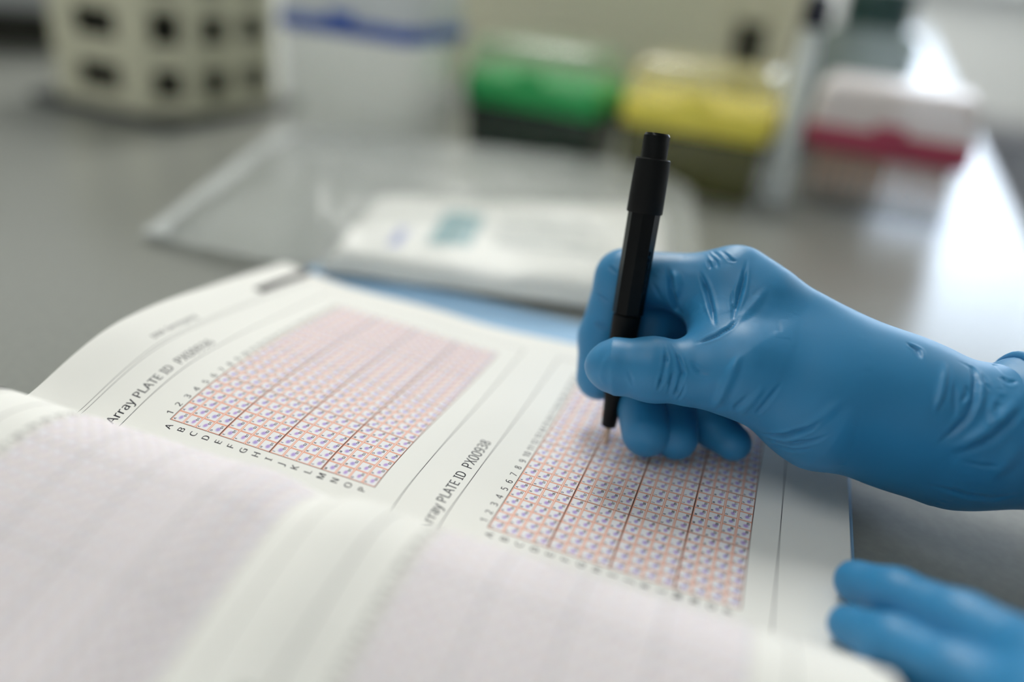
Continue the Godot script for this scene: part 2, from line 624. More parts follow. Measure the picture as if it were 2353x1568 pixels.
# coverage of a line of text, its capitals cap pixels high: [width, height, left, top (above the baseline), bytes]
func text_cover(words: String, cap: float, bold := 0.0) -> Array:
	var key := "%s %.2f %.1f" % [words, cap, bold]
	if glyphs.has(key):
		return glyphs[key]
	var tm := TextMesh.new()
	tm.font = font
	tm.text = words
	tm.font_size = 64
	tm.pixel_size = 1.0
	tm.depth = 0.0
	tm.curve_step = 1.0
	tm.horizontal_alignment = HORIZONTAL_ALIGNMENT_LEFT
	tm.vertical_alignment = VERTICAL_ALIGNMENT_BOTTOM
	var k := cap / (64.0 * 0.714)
	var base := float(font.get_descent(64))
	var s := tm.get_mesh_arrays()
	var vs: PackedVector3Array = s[Mesh.ARRAY_VERTEX]
	var ns: PackedVector3Array = s[Mesh.ARRAY_NORMAL]
	var ix := PackedInt32Array(range(vs.size()))
	if s[Mesh.ARRAY_INDEX] != null and s[Mesh.ARRAY_INDEX].size():
		ix = s[Mesh.ARRAY_INDEX]
	var lo := Vector2(1e9, 1e9)
	var hi := Vector2(-1e9, -1e9)
	for p in vs:
		var q := Vector2(p.x, -(p.y - base)) * k
		lo = lo.min(q)
		hi = hi.max(q)
	lo = lo.floor() - Vector2.ONE
	hi = hi.ceil() + Vector2.ONE
	var w := int(hi.x - lo.x)
	var h := int(hi.y - lo.y)
	var ss := 4
	var sub := PackedByteArray()
	sub.resize(w * h * ss * ss)
	var sw := w * ss
	for i in range(0, ix.size(), 3):
		if ns.size() and ns[ix[i]].z < 0.5:
			continue
		var t := []
		for j in 3:
			var p := vs[ix[i + j]]
			t.append((Vector2(p.x, -(p.y - base)) * k - lo) * ss)
		var a: Vector2 = t[0]
		var b: Vector2 = t[1]
		var c: Vector2 = t[2]
		var y0 := maxi(0, int(floor(minf(a.y, minf(b.y, c.y)))))
		var y1 := mini(h * ss - 1, int(ceil(maxf(a.y, maxf(b.y, c.y)))))
		for y in range(y0, y1 + 1):
			var yy := y + 0.5
			var x0 := 1e9
			var x1 := -1e9
			for e in [[a, b], [b, c], [c, a]]:
				var p: Vector2 = e[0]
				var q: Vector2 = e[1]
				if (p.y <= yy) != (q.y <= yy):
					var x := p.x + (q.x - p.x) * (yy - p.y) / (q.y - p.y)
					x0 = minf(x0, x)
					x1 = maxf(x1, x)
			for x in range(maxi(0, int(ceil(x0 - 0.5))), mini(sw - 1, int(floor(x1 - 0.5))) + 1):
				sub[y * sw + x] = 1
	var cover := PackedFloat32Array()
	cover.resize(w * h)
	for y in h:
		for x in w:
			var n := 0
			for j in ss:
				for i in ss:
					n += sub[(y * ss + j) * sw + x * ss + i]
			cover[y * w + x] = float(n) / (ss * ss)
	if bold > 0.0:
		var thin := cover.duplicate()
		for y in h:
			for x in range(1, w):
				cover[y * w + x] = maxf(thin[y * w + x], lerpf(thin[y * w + x], thin[y * w + x - 1], bold))
	var r := [w, h, lo.x, lo.y, cover]
	glyphs[key] = r
	return r

# cap height and place in millimetres on the page; align 0 left, 0.5 centred, 1 right
func write(im: Image, words: String, u: float, v: float, cap: float, ink: Color, top_v: float, align := 0.0, bold := 0.0) -> void:
	var g := text_cover(words, cap * DPM, bold)
	var w: int = g[0]
	var h: int = g[1]
	var x0 := int(round((u - U0) * DPM + g[2] - align * w))
	var y0 := int(round((v - top_v) * DPM + g[3]))
	var cover: PackedFloat32Array = g[4]
	for y in h:
		for x in w:
			var c := cover[y * w + x]
			if c > 0.0 and x0 + x >= 0 and y0 + y >= 0 and x0 + x < im.get_width() and y0 + y < im.get_height():
				im.set_pixel(x0 + x, y0 + y, im.get_pixel(x0 + x, y0 + y).lerp(ink, c))

func rule(im: Image, ua: float, va: float, ub: float, vb: float, ink: Color, top_v: float) -> void:
	var r := Rect2i(int(round((ua - U0) * DPM)), int(round((va - top_v) * DPM)), maxi(1, int(round((ub - ua) * DPM))), maxi(1, int(round((vb - va) * DPM))))
	im.fill_rect(r, ink)

func print_page(part_no: int, plate: String, pale_print := false) -> Image:
	var top_v := V0 if part_no == 0 else V1
	var end_v := V1 if part_no == 0 else V2
	var gv := 0.0 if part_no == 0 else 119.9      # where the grid starts down the page
	var paper := Color(0.93, 0.93, 0.915)
	var ink := Color(0.10, 0.10, 0.13)
	var im := Image.create(int((U1 - U0) * DPM), int((end_v - top_v) * DPM), false, Image.FORMAT_RGBA8)
	im.fill(paper)
	var rng := RandomNumberGenerator.new()
	rng.seed = 71 + part_no
	# ruled frame with the title line
	rule(im, -13, gv - 14.1, 131, gv - 13.85, ink, top_v)
	rule(im, -13, gv + 89.2, 131, gv + 89.45, ink, top_v)
	rule(im, 130.8, gv - 14.1, 131.05, gv + 89.4, ink, top_v)
	write(im, "Array PLATE ID", 23.6, gv - 16.4, 3.55, ink, top_v, 1.0, 1.0)
	write(im, plate, 26.4, gv - 16.2, 3.9, ink, top_v, 0.0, 0.6)
	if part_no == 0:
		rule(im, -13, -30.3, 140, -30.1, ink, top_v)
		rule(im, -13, -28.9, 140, -28.7, ink, top_v)
		write(im, "DNA Genotyping", 33.0, -33.2, 2.5, ink, top_v)
		rule(im, 104, -37.5, 148, -32.5, Color(0.16, 0.15, 0.16), top_v)
	else:
		rule(im, -13, 91.0, 131, 91.3, paper, top_v)
	# the grid: 24 columns of 16 wells
	var salmon := Color(0.905, 0.66, 0.575)
	var pale := Color(0.965, 0.88, 0.84)
	var well := Color(0.925, 0.925, 0.935)
	if pale_print:
		salmon = Color(0.90, 0.82, 0.82)
		pale = Color(0.93, 0.89, 0.89)
	var x0 := int(round(-U0 * DPM))
	var y0 := int(round((gv - top_v) * DPM))
	var cp := 5 * DPM
	im.fill_rect(Rect2i(x0, y0, 24 * cp, 16 * cp), salmon)
	var spots := []
	for k in 6:
		var sp := Image.create(34, 34, false, Image.FORMAT_RGBA8)
		var stretch := rng.randf_range(0.95, 1.3)
		var lean := rng.randf_range(-0.5, 0.2)
		for y in 34:
			for x in 34:
				var q := Vector2(x - 16.5, y - 16.5).rotated(lean) / 11.5
				q.y *= stretch
				q.x *= 0.85
				var d := q.length()
				sp.set_pixel(x, y, Color(0.62 + 0.03 * (k % 3), 0.54, 0.83, (0.35 if pale_print else 0.8) * smoothstep(1.25, 0.35, d)))
		spots.append(sp)
	var dark := Color(0.55, 0.54, 0.57) if pale_print else Color(0.13, 0.13, 0.16)
	for c in 24:
		for r in 16:
			var x := x0 + c * cp
			var y := y0 + r * cp
			# pale seam between the rows, then the well with its cut corners
			im.fill_rect(Rect2i(x, y - 1, cp, 3), pale)
			im.fill_rect(Rect2i(x + 5, y + 8, cp - 9, cp - 14), well)
			im.fill_rect(Rect2i(x + 8, y + 6, cp - 15, cp - 10), well)
			im.fill_rect(Rect2i(x + 6, y + 7, cp - 11, cp - 12), well)
			im.blend_rect(spots[rng.randi() % 6], Rect2i(0, 0, 34, 34), Vector2i(x + 12 + rng.randi_range(-2, 2), y + 19 + rng.randi_range(-2, 2)))
			var u := c * 5.0
			var v := gv + r * 5.0
			write(im, char(65 + r), u + 1.15, v + 1.6, 0.9, dark, top_v, 0.5, 1.0)
			write(im, "%02d" % (c + 1), u + 3.75, v + 4.2, 1.0, dark, top_v, 0.5, 1.0)
	var line := Color(0.62, 0.60, 0.60) if pale_print else Color(0.20, 0.17, 0.17)
	for k in 5:
		rule(im, 0, gv + k * 20.0 - 0.16, 120, gv + k * 20.0 + (0.16 if k % 4 else 0.05), line, top_v)
		rule(im, k * 30.0 - 0.09, gv, k * 30.0 + 0.09, gv + 80, line, top_v)
	for r in 16:
		write(im, char(65 + r), -2.9, gv + r * 5.0 + 2.9, 2.5, ink, top_v, 0.5, 1.0)
	for c in 24:
		write(im, str(c + 1), c * 5.0 + 2.5, gv - 1.1, 2.5, ink, top_v, 0.5, 1.0)
	return im

# ---------------------------------------------------------------- page shapes

const KNOT_U := [-16.0, -8.0, 0.0, 15.0, 30.0, 60.0, 90.0, 120.0, 148.0]
const KNOT_V := [-50.0, -30.0, -14.0, 0.0, 40.0, 58.0, 79.0, 100.0, 118.0, 160.0, 197.0, 232.0]
const LIFT := [
	[9.0, 12.3, 15.4, 19.8, 22.8, 22.1, 18.0, 14.4, 9.5],
	[5.5, 8.0, 10.7, 14.5, 17.5, 15.8, 12.5, 9.5, 6.0],
	[3.0, 6.2, 8.9, 12.0, 13.8, 13.0, 9.8, 7.2, 3.6],
	[3.0, 6.5, 9.0, 11.0, 12.4, 12.2, 10.2, 6.3, 3.2],
	[2.0, 5.2, 7.4, 8.4, 9.0, 8.0, 6.4, 4.4, 3.0],
	[2.0, 4.8, 6.8, 7.2, 7.3, 5.8, 4.2, 2.8, 0.6],
	[1.5, 4.3, 6.0, 6.0, 5.7, 3.9, 2.3, 1.8, 0.4],
	[1.0, 3.2, 4.6, 3.8, 3.6, 2.0, 1.0, 1.2, 1.4],
	[1.0, 2.3, 3.3, 1.8, 1.8, 0.5, 0.3, 0.6, 2.0],
	[0.5, 1.0, 1.0, 0.5, 0.4, 0.1, 0.1, 0.1, 0.4],
	[0.3, 0.4, 0.3, 0.2, 0.2, 0.1, 0.0, 0.0, 0.0],
	[0.2, 0.2, 0.1, 0.1, 0.1, 0.0, 0.0, 0.0, 0.0],
]
var lift_grid := PackedFloat32Array()     # 2 mm raster over the page
const LW := 83
const LH := 142

func make_lift() -> void:
	lift_grid.resize(LW * LH)
	for j in LH:
		for i in LW:
			var u := U0 + i * 2.0
			var v := V0 + j * 2.0
			var a := 0
			while a < KNOT_U.size() - 2 and KNOT_U[a + 1] < u:
				a += 1
			var b := 0
			while b < KNOT_V.size() - 2 and KNOT_V[b + 1] < v:
				b += 1
			var s := clampf((u - KNOT_U[a]) / (KNOT_U[a + 1] - KNOT_U[a]), 0.0, 1.0)
			var t := clampf((v - KNOT_V[b]) / (KNOT_V[b + 1] - KNOT_V[b]), 0.0, 1.0)
			lift_grid[j * LW + i] = lerpf(lerpf(LIFT[b][a], LIFT[b][a + 1], s), lerpf(LIFT[b + 1][a], LIFT[b + 1][a + 1], s), t)
	for pass_no in 6:
		var src := lift_grid.duplicate()
		for j in LH:
			for i in LW:
				var sum := 0.0
				for dj in [-2, 0, 2]:
					for di in [-2, 0, 2]:
						sum += src[clampi(j + dj, 0, LH - 1) * LW + clampi(i + di, 0, LW - 1)]
				lift_grid[j * LW + i] = sum / 9.0

func lift(u: float, v: float) -> float:
	var x := clampf((u - U0) / 2.0, 0.0, LW - 1.001)
	var y := clampf((v - V0) / 2.0, 0.0, LH - 1.001)
	var i := int(x)
	var j := int(y)
	var s := x - i
	var t := y - j
	return lerpf(lerpf(lift_grid[j * LW + i], lift_grid[j * LW + i + 1], s), lerpf(lift_grid[(j + 1) * LW + i], lift_grid[(j + 1) * LW + i + 1], s), t)

func on_page(u: float, v: float, h: float) -> Vector3:
	return (PAGE_ORIGIN + PAGE_U * u + PAGE_V * v + Vector3.UP * h) * MM

# facing page: points along its bow from the fold, [u, height], then even steps of paper length
const BOW := [[-12.0, 1.0], [-15.0, 8.0], [-22.0, 16.5], [-30.0, 24.3], [-36.0, 28.8], [-44.0, 32.0], [-55.0, 33.0], [-75.0, 29.5], [-100.0, 22.5], [-130.0, 14.5], [-172.0, 4.0]]
var bow_curve: Curve3D

func facing(s: float, v: float) -> Vector3:
	var p := bow_curve.sample_baked(minf(s, bow_curve.get_baked_length()), true)
	var shift := 2.4 - 7.0 * (v + 81.0) / 286.0
	var out := smoothstep(6.0, 26.0, s)
	# a shallow valley between the two grids, with a soft ridge on each side
	var fold := out * (1.3 * exp(-pow((v - 62.0) / 9.0, 2.0)) - 2.6 * exp(-pow((v - 80.0) / 7.5, 2.0)) + 1.7 * exp(-pow((v - 99.0) / 9.0, 2.0)))
	return on_page(p.x + shift * out, v, p.y + fold)

# sheet of paper as a closed thin skin; at(a, b) gives a point for a along u, b along v in 0..1
func sheet(at: Callable, na: int, nb: int, thick: float, uv_a: Vector2, uv_b: Vector2) -> ArrayMesh:
	var v := PackedVector3Array()
	var uv := PackedVector2Array()
	var idx := PackedInt32Array()
	for j in nb + 1:
		for i in na + 1:
			v.append(at.call(float(i) / na, float(j) / nb))
			uv.append(Vector2(lerpf(uv_a.x, uv_b.x, float(i) / na), lerpf(uv_a.y, uv_b.y, float(j) / nb)))
	for j in nb:
		for i in na:
			var a := j * (na + 1) + i
			idx.append_array(PackedInt32Array([a, a + 1, a + na + 2, a, a + na + 2, a + na + 1]))
	var n := vertex_normals(v, idx)
	if n[0].y < 0.0:
		for i in range(0, idx.size(), 3):
			var t := idx[i + 1]
			idx[i + 1] = idx[i + 2]
			idx[i + 2] = t
		n = vertex_normals(v, idx)
	var count := v.size()
	for i in count:
		v.append(v[i] - n[i] * thick)
		n.append(-n[i])
		uv.append(Vector2(0.005, 0.005))
	var m := idx.size()
	for i in range(0, m, 3):
		idx.append_array(PackedInt32Array([idx[i] + count, idx[i + 2] + count, idx[i + 1] + count]))
	# rim
	var rim := []
	for i in na:
		rim.append([i, i + 1])
		rim.append([nb * (na + 1) + i + 1, nb * (na + 1) + i])
	for j in nb:
		rim.append([(j + 1) * (na + 1), j * (na + 1)])
		rim.append([j * (na + 1) + na, (j + 1) * (na + 1) + na])
	for e in rim:
		idx.append_array(PackedInt32Array([e[0], e[1], e[1] + count, e[0], e[1] + count, e[0] + count]))
	return mesh_of(v, n, idx, uv)

# ---------------------------------------------------------------- the room, in axes that follow the bench

const BENCH_EDGE := Vector3(0.410, 0.0, -0.683)

func room(x: float, y: float, z: float) -> Vector3:
	return BENCH_EDGE + Basis(Vector3.UP, BENCH_TURN) * Vector3(x, y, z)

func camera_and_light() -> void:
	var cam := Camera3D.new()
	cam.name = "camera"
	add_child(cam)
	cam.transform = Transform3D(Basis(Vector3(0.994471, 0.094871, -0.045028), Vector3(-0.105014, 0.898415, -0.426407), Vector3(-0.000000, 0.428778, 0.903410)), Vector3(0, 0.17481, 0))
	cam.near = 0.02
	cam.far = 60.0
	var lens := CameraAttributesPhysical.new()
	lens.frustum_focal_length = 29.5290
	lens.frustum_focus_distance = 0.2915
	lens.exposure_aperture = lens.frustum_focal_length / 17.0
	lens.frustum_near = 0.02
	lens.frustum_far = 60.0
	cam.attributes = lens
	cam.current = true
	var sky_look := ProceduralSkyMaterial.new()
	sky_look.sky_top_color = Color(0.72, 0.80, 0.90)
	sky_look.sky_horizon_color = Color(0.90, 0.93, 0.96)
	sky_look.ground_bottom_color = Color(0.40, 0.41, 0.41)
	sky_look.ground_horizon_color = Color(0.70, 0.72, 0.73)
	var sky := Sky.new()
	sky.sky_material = sky_look
	var env := Environment.new()
	env.background_mode = Environment.BG_SKY
	env.sky = sky
	env.background_energy_multiplier = 9.0
	env.tonemap_mode = Environment.TONE_MAPPER_LINEAR
	env.tonemap_exposure = 1.07
	env.sdfgi_enabled = true
	env.ssao_enabled = true
	env.ssil_enabled = true
	var we := WorldEnvironment.new()
	we.name = "environment"
	we.environment = env
	add_child(we)

func ceiling_light(x: float, z: float, energy: float, label: String) -> void:
	var t := thing("ceiling_light", label, "light", room(x, 1.90, z), BENCH_TURN, "ceiling light panels")
	var st := start()
	for s in [-1.0, 1.0]:
		add_box(st, Vector3(s * 0.30 - 0.02, -0.03, -0.62), Vector3(s * 0.30 + 0.02, 0.0, 0.62), 0.004)
		add_box(st, Vector3(-0.28, -0.03, s * 0.60 - 0.02), Vector3(0.28, 0.0, s * 0.60 + 0.02), 0.004)
	part("frame", finish(st), mats.white_metal, t)
	part("diffuser", box(Vector3(-0.28, -0.02, -0.58), Vector3(0.28, -0.005, 0.58)), mats.lamp_glow, t)
	var l := AreaLight3D.new()
	l.name = "panel_light"
	t.add_child(l)
	l.area_size = Vector2(0.56, 1.16)
	l.position = Vector3(0, -0.034, 0)
	l.rotation.x = -PI / 2
	l.light_color = Color(1.0, 0.995, 0.975)
	l.light_energy = energy
	l.area_range = 12.0
	l.shadow_enabled = true

func make_materials() -> void:
	mat("white_metal", Color(0.86, 0.87, 0.87), 0.4)
	var glow := mat("lamp_glow", Color(0.95, 0.97, 0.95), 0.6)
	glow.emission_enabled = true
	glow.emission = Color(1.0, 0.995, 0.975)
	glow.emission_energy_multiplier = 2.0
	var wall := mat("wall_paint", Color(0.88, 0.89, 0.88), 0.8)
	wall.normal_enabled = true
	wall.normal_texture = noise_tex(0.05, Color.BLACK, Color.WHITE, 4, true, 1.0)
	wall.normal_scale = 0.2
	wall.uv1_triplanar = true
	wall.uv1_scale = Vector3.ONE * 3.0
	mat("ceiling_paint", Color(0.88, 0.88, 0.87), 0.9)
	var fl := mat("floor_vinyl", Color.WHITE, 0.35)
	fl.albedo_texture = noise_tex(0.02, Color(0.42, 0.43, 0.46), Color(0.50, 0.51, 0.53), 9)
	fl.uv1_triplanar = true
	fl.uv1_world_triplanar = true
	fl.uv1_scale = Vector3.ONE * 1.5
	var bt := mat("bench_laminate", Color.WHITE, 0.28)
	bt.metallic_specular = 0.7
	bt.albedo_texture = noise_tex(0.06, Color(0.48, 0.49, 0.47), Color(0.53, 0.54, 0.515), 2)
	bt.uv1_triplanar = true
	bt.uv1_world_triplanar = true
	bt.uv1_scale = Vector3.ONE * 6.0
	mat("bench_edge", Color(0.80, 0.81, 0.82), 0.4)
	mat("cabinet_grey", Color(0.52, 0.53, 0.55), 0.5)
	mat("cabinet_top", Color(0.45, 0.45, 0.47), 0.4)
	mat("metal", Color(0.75, 0.76, 0.77), 0.3, 1.0)
	clear_mat("window_pane", Color(0.9, 0.95, 0.95, 0.06), 0.02)
	var paper := mat("paper", Color(0.925, 0.925, 0.91), 0.85)
	paper.normal_enabled = true
	paper.normal_texture = noise_tex(0.12, Color.BLACK, Color.WHITE, 21, true, 1.0)
	paper.normal_scale = 0.12
	paper.uv1_triplanar = true
	paper.uv1_scale = Vector3.ONE * 40.0
	mat("cover_blue", Color(0.56, 0.73, 0.87), 0.55)
	var glove := mat("glove_blue", Color(0.16, 0.50, 0.70), 0.46)
	glove.metallic_specular = 0.5
	glove.rim_enabled = true
	glove.rim = 0.3
	glove.rim_tint = 0.5
	glove.normal_enabled = true
	glove.normal_texture = noise_tex(0.08, Color.BLACK, Color.WHITE, 33, true, 2.0)
	glove.normal_scale = 0.16
	glove.uv1_triplanar = true
	glove.uv1_scale = Vector3.ONE * 45.0
	glove.subsurf_scatter_enabled = true
	glove.subsurf_scatter_strength = 0.04
	mat("skin", Color(0.80, 0.61, 0.50), 0.55)
	mat("pen_black", Color(0.020, 0.028, 0.034), 0.30).metallic_specular = 0.3
	mat("pen_matte", Color(0.024, 0.032, 0.036), 0.5).metallic_specular = 0.3
	mat("pen_mark", Color(0.10, 0.22, 0.36), 0.5)
	mat("eraser", Color(0.80, 0.70, 0.62), 0.7)
	mat("beige_plastic", Color(0.88, 0.87, 0.77), 0.5)
	mat("beige_instrument", Color(0.90, 0.89, 0.80), 0.55)
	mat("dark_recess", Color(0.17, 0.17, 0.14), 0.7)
	mat("dark_tray", Color(0.22, 0.23, 0.24), 0.5)
	mat("blue_grey", Color(0.36, 0.39, 0.44), 0.5)
	mat("green_plastic", Color(0.20, 0.70, 0.38), 0.4)
	mat("yellow_plastic", Color(0.98, 0.92, 0.38), 0.4)
	mat("red_plastic", Color(0.70, 0.27, 0.37), 0.4)
	mat("blue_plastic", Color(0.20, 0.36, 0.72), 0.4)
	mat("tip_plastic", Color(0.93, 0.72, 0.58), 0.4)
	mat("teal_plastic", Color(0.16, 0.30, 0.30), 0.4)
	mat("navy_plastic", Color(0.03, 0.06, 0.16), 0.35)
	mat("light_grey_plastic", Color(0.70, 0.71, 0.72), 0.5)
	mat("white_plastic", Color(0.93, 0.96, 0.97), 0.4)
	clear_mat("clear_green", Color(0.62, 0.78, 0.62, 0.24), 0.2)
	clear_mat("smoke_green", Color(0.10, 0.22, 0.18, 0.72), 0.24)
	clear_mat("clear_yellow", Color(0.90, 0.88, 0.66, 0.34), 0.2)
	clear_mat("smoke_yellow", Color(0.42, 0.42, 0.22, 0.66), 0.24)
	clear_mat("clear_white", Color(0.94, 0.92, 0.91, 0.80), 0.4)
	clear_mat("clear_body", Color(0.74, 0.77, 0.74, 0.22), 0.2)
	clear_mat("hazy_body", Color(0.72, 0.70, 0.67, 0.38), 0.4)
	clear_mat("frosted_white", Color(0.88, 0.90, 0.89, 0.75), 0.25)
	clear_mat("grey_green_clear", Color(0.50, 0.58, 0.55, 0.72), 0.25)
	clear_mat("bag_film", Color(0.88, 0.90, 0.89, 0.16), 0.28)
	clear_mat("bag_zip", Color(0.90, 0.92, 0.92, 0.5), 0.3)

func build_room() -> void:
	var b := Basis(Vector3.UP, BENCH_TURN)
	var x0 := -2.6
	var x1 := 2.5
	var z0 := -4.4
	var z1 := 2.6
	structure("floor", box(Vector3(x0 - 0.1, -1.0, z0 - 0.1), Vector3(x1 + 0.1, -0.9, z1 + 0.1)), mats.floor_vinyl, BENCH_EDGE, BENCH_TURN)
	structure("ceiling", box(Vector3(x0 - 0.1, 1.9, z0 - 0.1), Vector3(x1 + 0.1, 2.0, z1 + 0.1)), mats.ceiling_paint, BENCH_EDGE, BENCH_TURN)
	structure("wall_left", box(Vector3(x0 - 0.1, -0.9, z0), Vector3(x0, 1.9, z1)), mats.wall_paint, BENCH_EDGE, BENCH_TURN)
	structure("wall_right", box(Vector3(x1, -0.9, z0), Vector3(x1 + 0.1, 1.9, z1)), mats.wall_paint, BENCH_EDGE, BENCH_TURN)
	structure("wall_front", box(Vector3(x0, -0.9, z1), Vector3(x1, 1.9, z1 + 0.1)), mats.wall_paint, BENCH_EDGE, BENCH_TURN)
	# end wall with its window
	var wx0 := -0.30
	var wx1 := 2.10
	var wy0 := 0.22
	var wy1 := 1.80
	var st := start()
	add_box(st, Vector3(x0, -0.9, z0 - 0.1), Vector3(wx0, 1.9, z0))
	add_box(st, Vector3(wx1, -0.9, z0 - 0.1), Vector3(x1, 1.9, z0))
	add_box(st, Vector3(wx0, -0.9, z0 - 0.1), Vector3(wx1, wy0, z0))
	add_box(st, Vector3(wx0, wy1, z0 - 0.1), Vector3(wx1, 1.9, z0))
	structure("wall_back", finish(st), mats.wall_paint, BENCH_EDGE, BENCH_TURN)
	var w := Node3D.new()
	w.name = "window_1"
	add_child(w)
	w.position = BENCH_EDGE
	w.rotation.y = BENCH_TURN
	w.set_meta("kind", "structure")
	st = start()
	for x in [wx0 + 0.02, (wx0 + wx1) * 0.5, wx1 - 0.02]:
		add_box(st, Vector3(x - 0.02, wy0, z0 - 0.07), Vector3(x + 0.02, wy1, z0 - 0.03), 0.004)
	for y in [wy0 + 0.02, wy1 - 0.02]:
		add_box(st, Vector3(wx0, y - 0.02, z0 - 0.07), Vector3(wx1, y + 0.02, z0 - 0.03), 0.004)
	part("window_frame", finish(st), mats.white_metal, w)
	part("window_sill", box(Vector3(wx0 - 0.04, wy0 - 0.03, z0 - 0.02), Vector3(wx1 + 0.04, wy0, z0 + 0.10), 0.004), mats.white_metal, w)
	part("pane", box(Vector3(wx0 + 0.04, wy0 + 0.04, z0 - 0.053), Vector3((wx0 + wx1) * 0.5 - 0.02, wy1 - 0.04, z0 - 0.047)), mats.window_pane, w)
	part("pane", box(Vector3((wx0 + wx1) * 0.5 + 0.02, wy0 + 0.04, z0 - 0.053), Vector3(wx1 - 0.04, wy1 - 0.04, z0 - 0.047)), mats.window_pane, w)
	ceiling_light(-0.95, -0.9, 3.6, "ceiling light panel above the bench, nearest to the rack")
	ceiling_light(-0.95, -3.2, 5.0, "ceiling light panel above the far end of the bench")
	ceiling_light(1.1, -1.6, 0.6, "ceiling light panel above the aisle beside the bench")
	ceiling_light(-1.0, 1.3, 0.5, "ceiling light panel behind the camera over the bench")
	# low cupboards under the window
	for k in 3:
		var cx := 0.50 + k * 0.66
		var c := thing("low_cupboard", ["grey low cupboard under the window, next to the bench end", "grey low cupboard under the window, middle one of three", "grey low cupboard under the window, by the right wall"][k], "cupboard", room(cx, -0.9, z0 + 0.21), BENCH_TURN, "low cupboards under the window")
		part("body", box(Vector3(-0.30, 0.0, -0.2), Vector3(0.30, 0.44, 0.2), 0.004), mats.cabinet_grey, c)
		for s in [-1.0, 1.0]:
			var d := part("door", box(Vector3(s * 0.15 - 0.144, 0.06, 0.2), Vector3(s * 0.15 + 0.144, 0.43, 0.218), 0.003), mats.cabinet_grey, c)
			part("handle", box(Vector3(s * 0.03 - 0.005, 0.28, 0.218), Vector3(s * 0.03 + 0.005, 0.40, 0.236), 0.003), mats.metal, d)
		part("top", box(Vector3(-0.31, 0.44, -0.2), Vector3(0.31, 0.465, 0.225), 0.003), mats.cabinet_top, c)

func build_bench() -> void:
	var t := thing("lab_bench", "long grey laminate laboratory bench under everything on it", "bench", BENCH_EDGE, BENCH_TURN)
	part("worktop", box(Vector3(-1.5, -0.036, -3.4), Vector3(0.0, 0.0, 1.5), 0.002), mats.bench_laminate, t)
	part("edge_strip", box(Vector3(0.0, -0.036, -3.4), Vector3(0.003, -0.002, 1.5), 0.001), mats.bench_edge, t)
	part("base", box(Vector3(-1.42, -0.9, -3.34), Vector3(-0.08, -0.036, 1.44), 0.004), mats.cabinet_grey, t)

# ---------------------------------------------------------------- the booklet

func build_booklet() -> void:
	font = SystemFont.new()
	font.font_names = PackedStringArray(["Droid Sans"])
	make_lift()
	bow_curve = Curve3D.new()
	for i in BOW.size():
		var a: Array = BOW[maxi(i - 1, 0)]
		var b: Array = BOW[mini(i + 1, BOW.size() - 1)]
		var tan := Vector3(b[0] - a[0], b[1] - a[1], 0) / 6.0
		bow_curve.add_point(Vector3(BOW[i][0], BOW[i][1], 0), -tan, tan)
	var t := thing("bound_booklet", "open booklet of printed plate grids with blue cover lying on the bench", "booklet")
	var printed := []
	for k in 2:
		var m: StandardMaterial3D = mat("printed_page_%d" % k, Color.WHITE, 0.8)
		m.albedo_texture = ImageTexture.create_from_image(print_page(k, ["PX00936", "PX00938"][k]))
		m.texture_repeat = false
		printed.append(m)
	var faint := []
	for k in 2:
		var m: StandardMaterial3D = mat("faint_page_%d" % k, Color.WHITE, 0.8)
		m.albedo_texture = ImageTexture.create_from_image(print_page(k, ["PX00934", "PX00935"][k], true))
		m.texture_repeat = false
		faint.append(m)
	# cover, the sheets underneath, the page being marked, the facing page
	part("back_cover", sheet(func(a: float, b: float) -> Vector3: return on_page(lerpf(-12.0, 185.0, a), lerpf(-51.0, 234.0, b), -3.3 + 0.5 * sin(b * 9.0) * a * a + 0.5 * a), 24, 30, 0.0005, Vector2.ZERO, Vector2.ONE), mats.cover_blue, t)
	for k in 3:
		var drop := 0.5 + k * 0.75
		var low := 0.86 - k * 0.2
		part("under_page", sheet(func(a: float, b: float) -> Vector3:
			var u := lerpf(-13.0, 147.0 - k * 1.2, a)
			var v := lerpf(-49.0 + k * 0.7, 231.0 - k * 0.6, b)
			return on_page(u, v, lift(u, v) * low - drop), 60, 70, 0.0002, Vector2.ZERO, Vector2.ONE), mats.paper, t)
	var page := Node3D.new()
	page.name = "marked_page"
	t.add_child(page)
	tag(page, "white printed page with two pink plate grids")
	for k in 2:
		var va := V0 if k == 0 else V1
		var vb := V1 if k == 0 else V2
		part("printed_half", sheet(func(a: float, b: float) -> Vector3:
			var u := lerpf(-14.0, U1, a)
			var v := lerpf(va, vb, b)
			return on_page(u, v, lift(u, v)), 130, 100, 0.00012, Vector2((-14.0 - U0) / (U1 - U0), 0), Vector2.ONE), printed[k], page)
	var other := Node3D.new()
	other.name = "facing_page"
	t.add_child(other)
	tag(other, "facing page bowed up towards the camera")
	var long := bow_curve.get_baked_length()
	for k in 2:
		var va := V0 if k == 0 else V1
		var vb := V1 if k == 0 else V2
		part("printed_half", sheet(func(a: float, b: float) -> Vector3: return facing(a * long, lerpf(va, vb, b)), 130, 80, 0.00012, Vector2(1, 0), Vector2(1.0 - long / (U1 - U0), 1)), faint[k], other)
	for k in 2:
		part("under_page", sheet(func(a: float, b: float) -> Vector3:
			var p := facing(a * long * 0.99, lerpf(-49.5, 231.5, b))
			return Vector3(p.x, lerpf(0.002, p.y, 0.96 - 0.06 * k) - 0.0004 * (k + 1), p.z), 60, 60, 0.0002, Vector2.ZERO, Vector2.ONE), mats.paper, other)
	part("front_cover", sheet(func(a: float, b: float) -> Vector3: return on_page(lerpf(-12.5, -178.0, a), lerpf(-51.0, 234.0, b), -3.4), 4, 4, 0.0005, Vector2.ZERO, Vector2.ONE), mats.cover_blue, t)

# ---------------------------------------------------------------- hands and pen

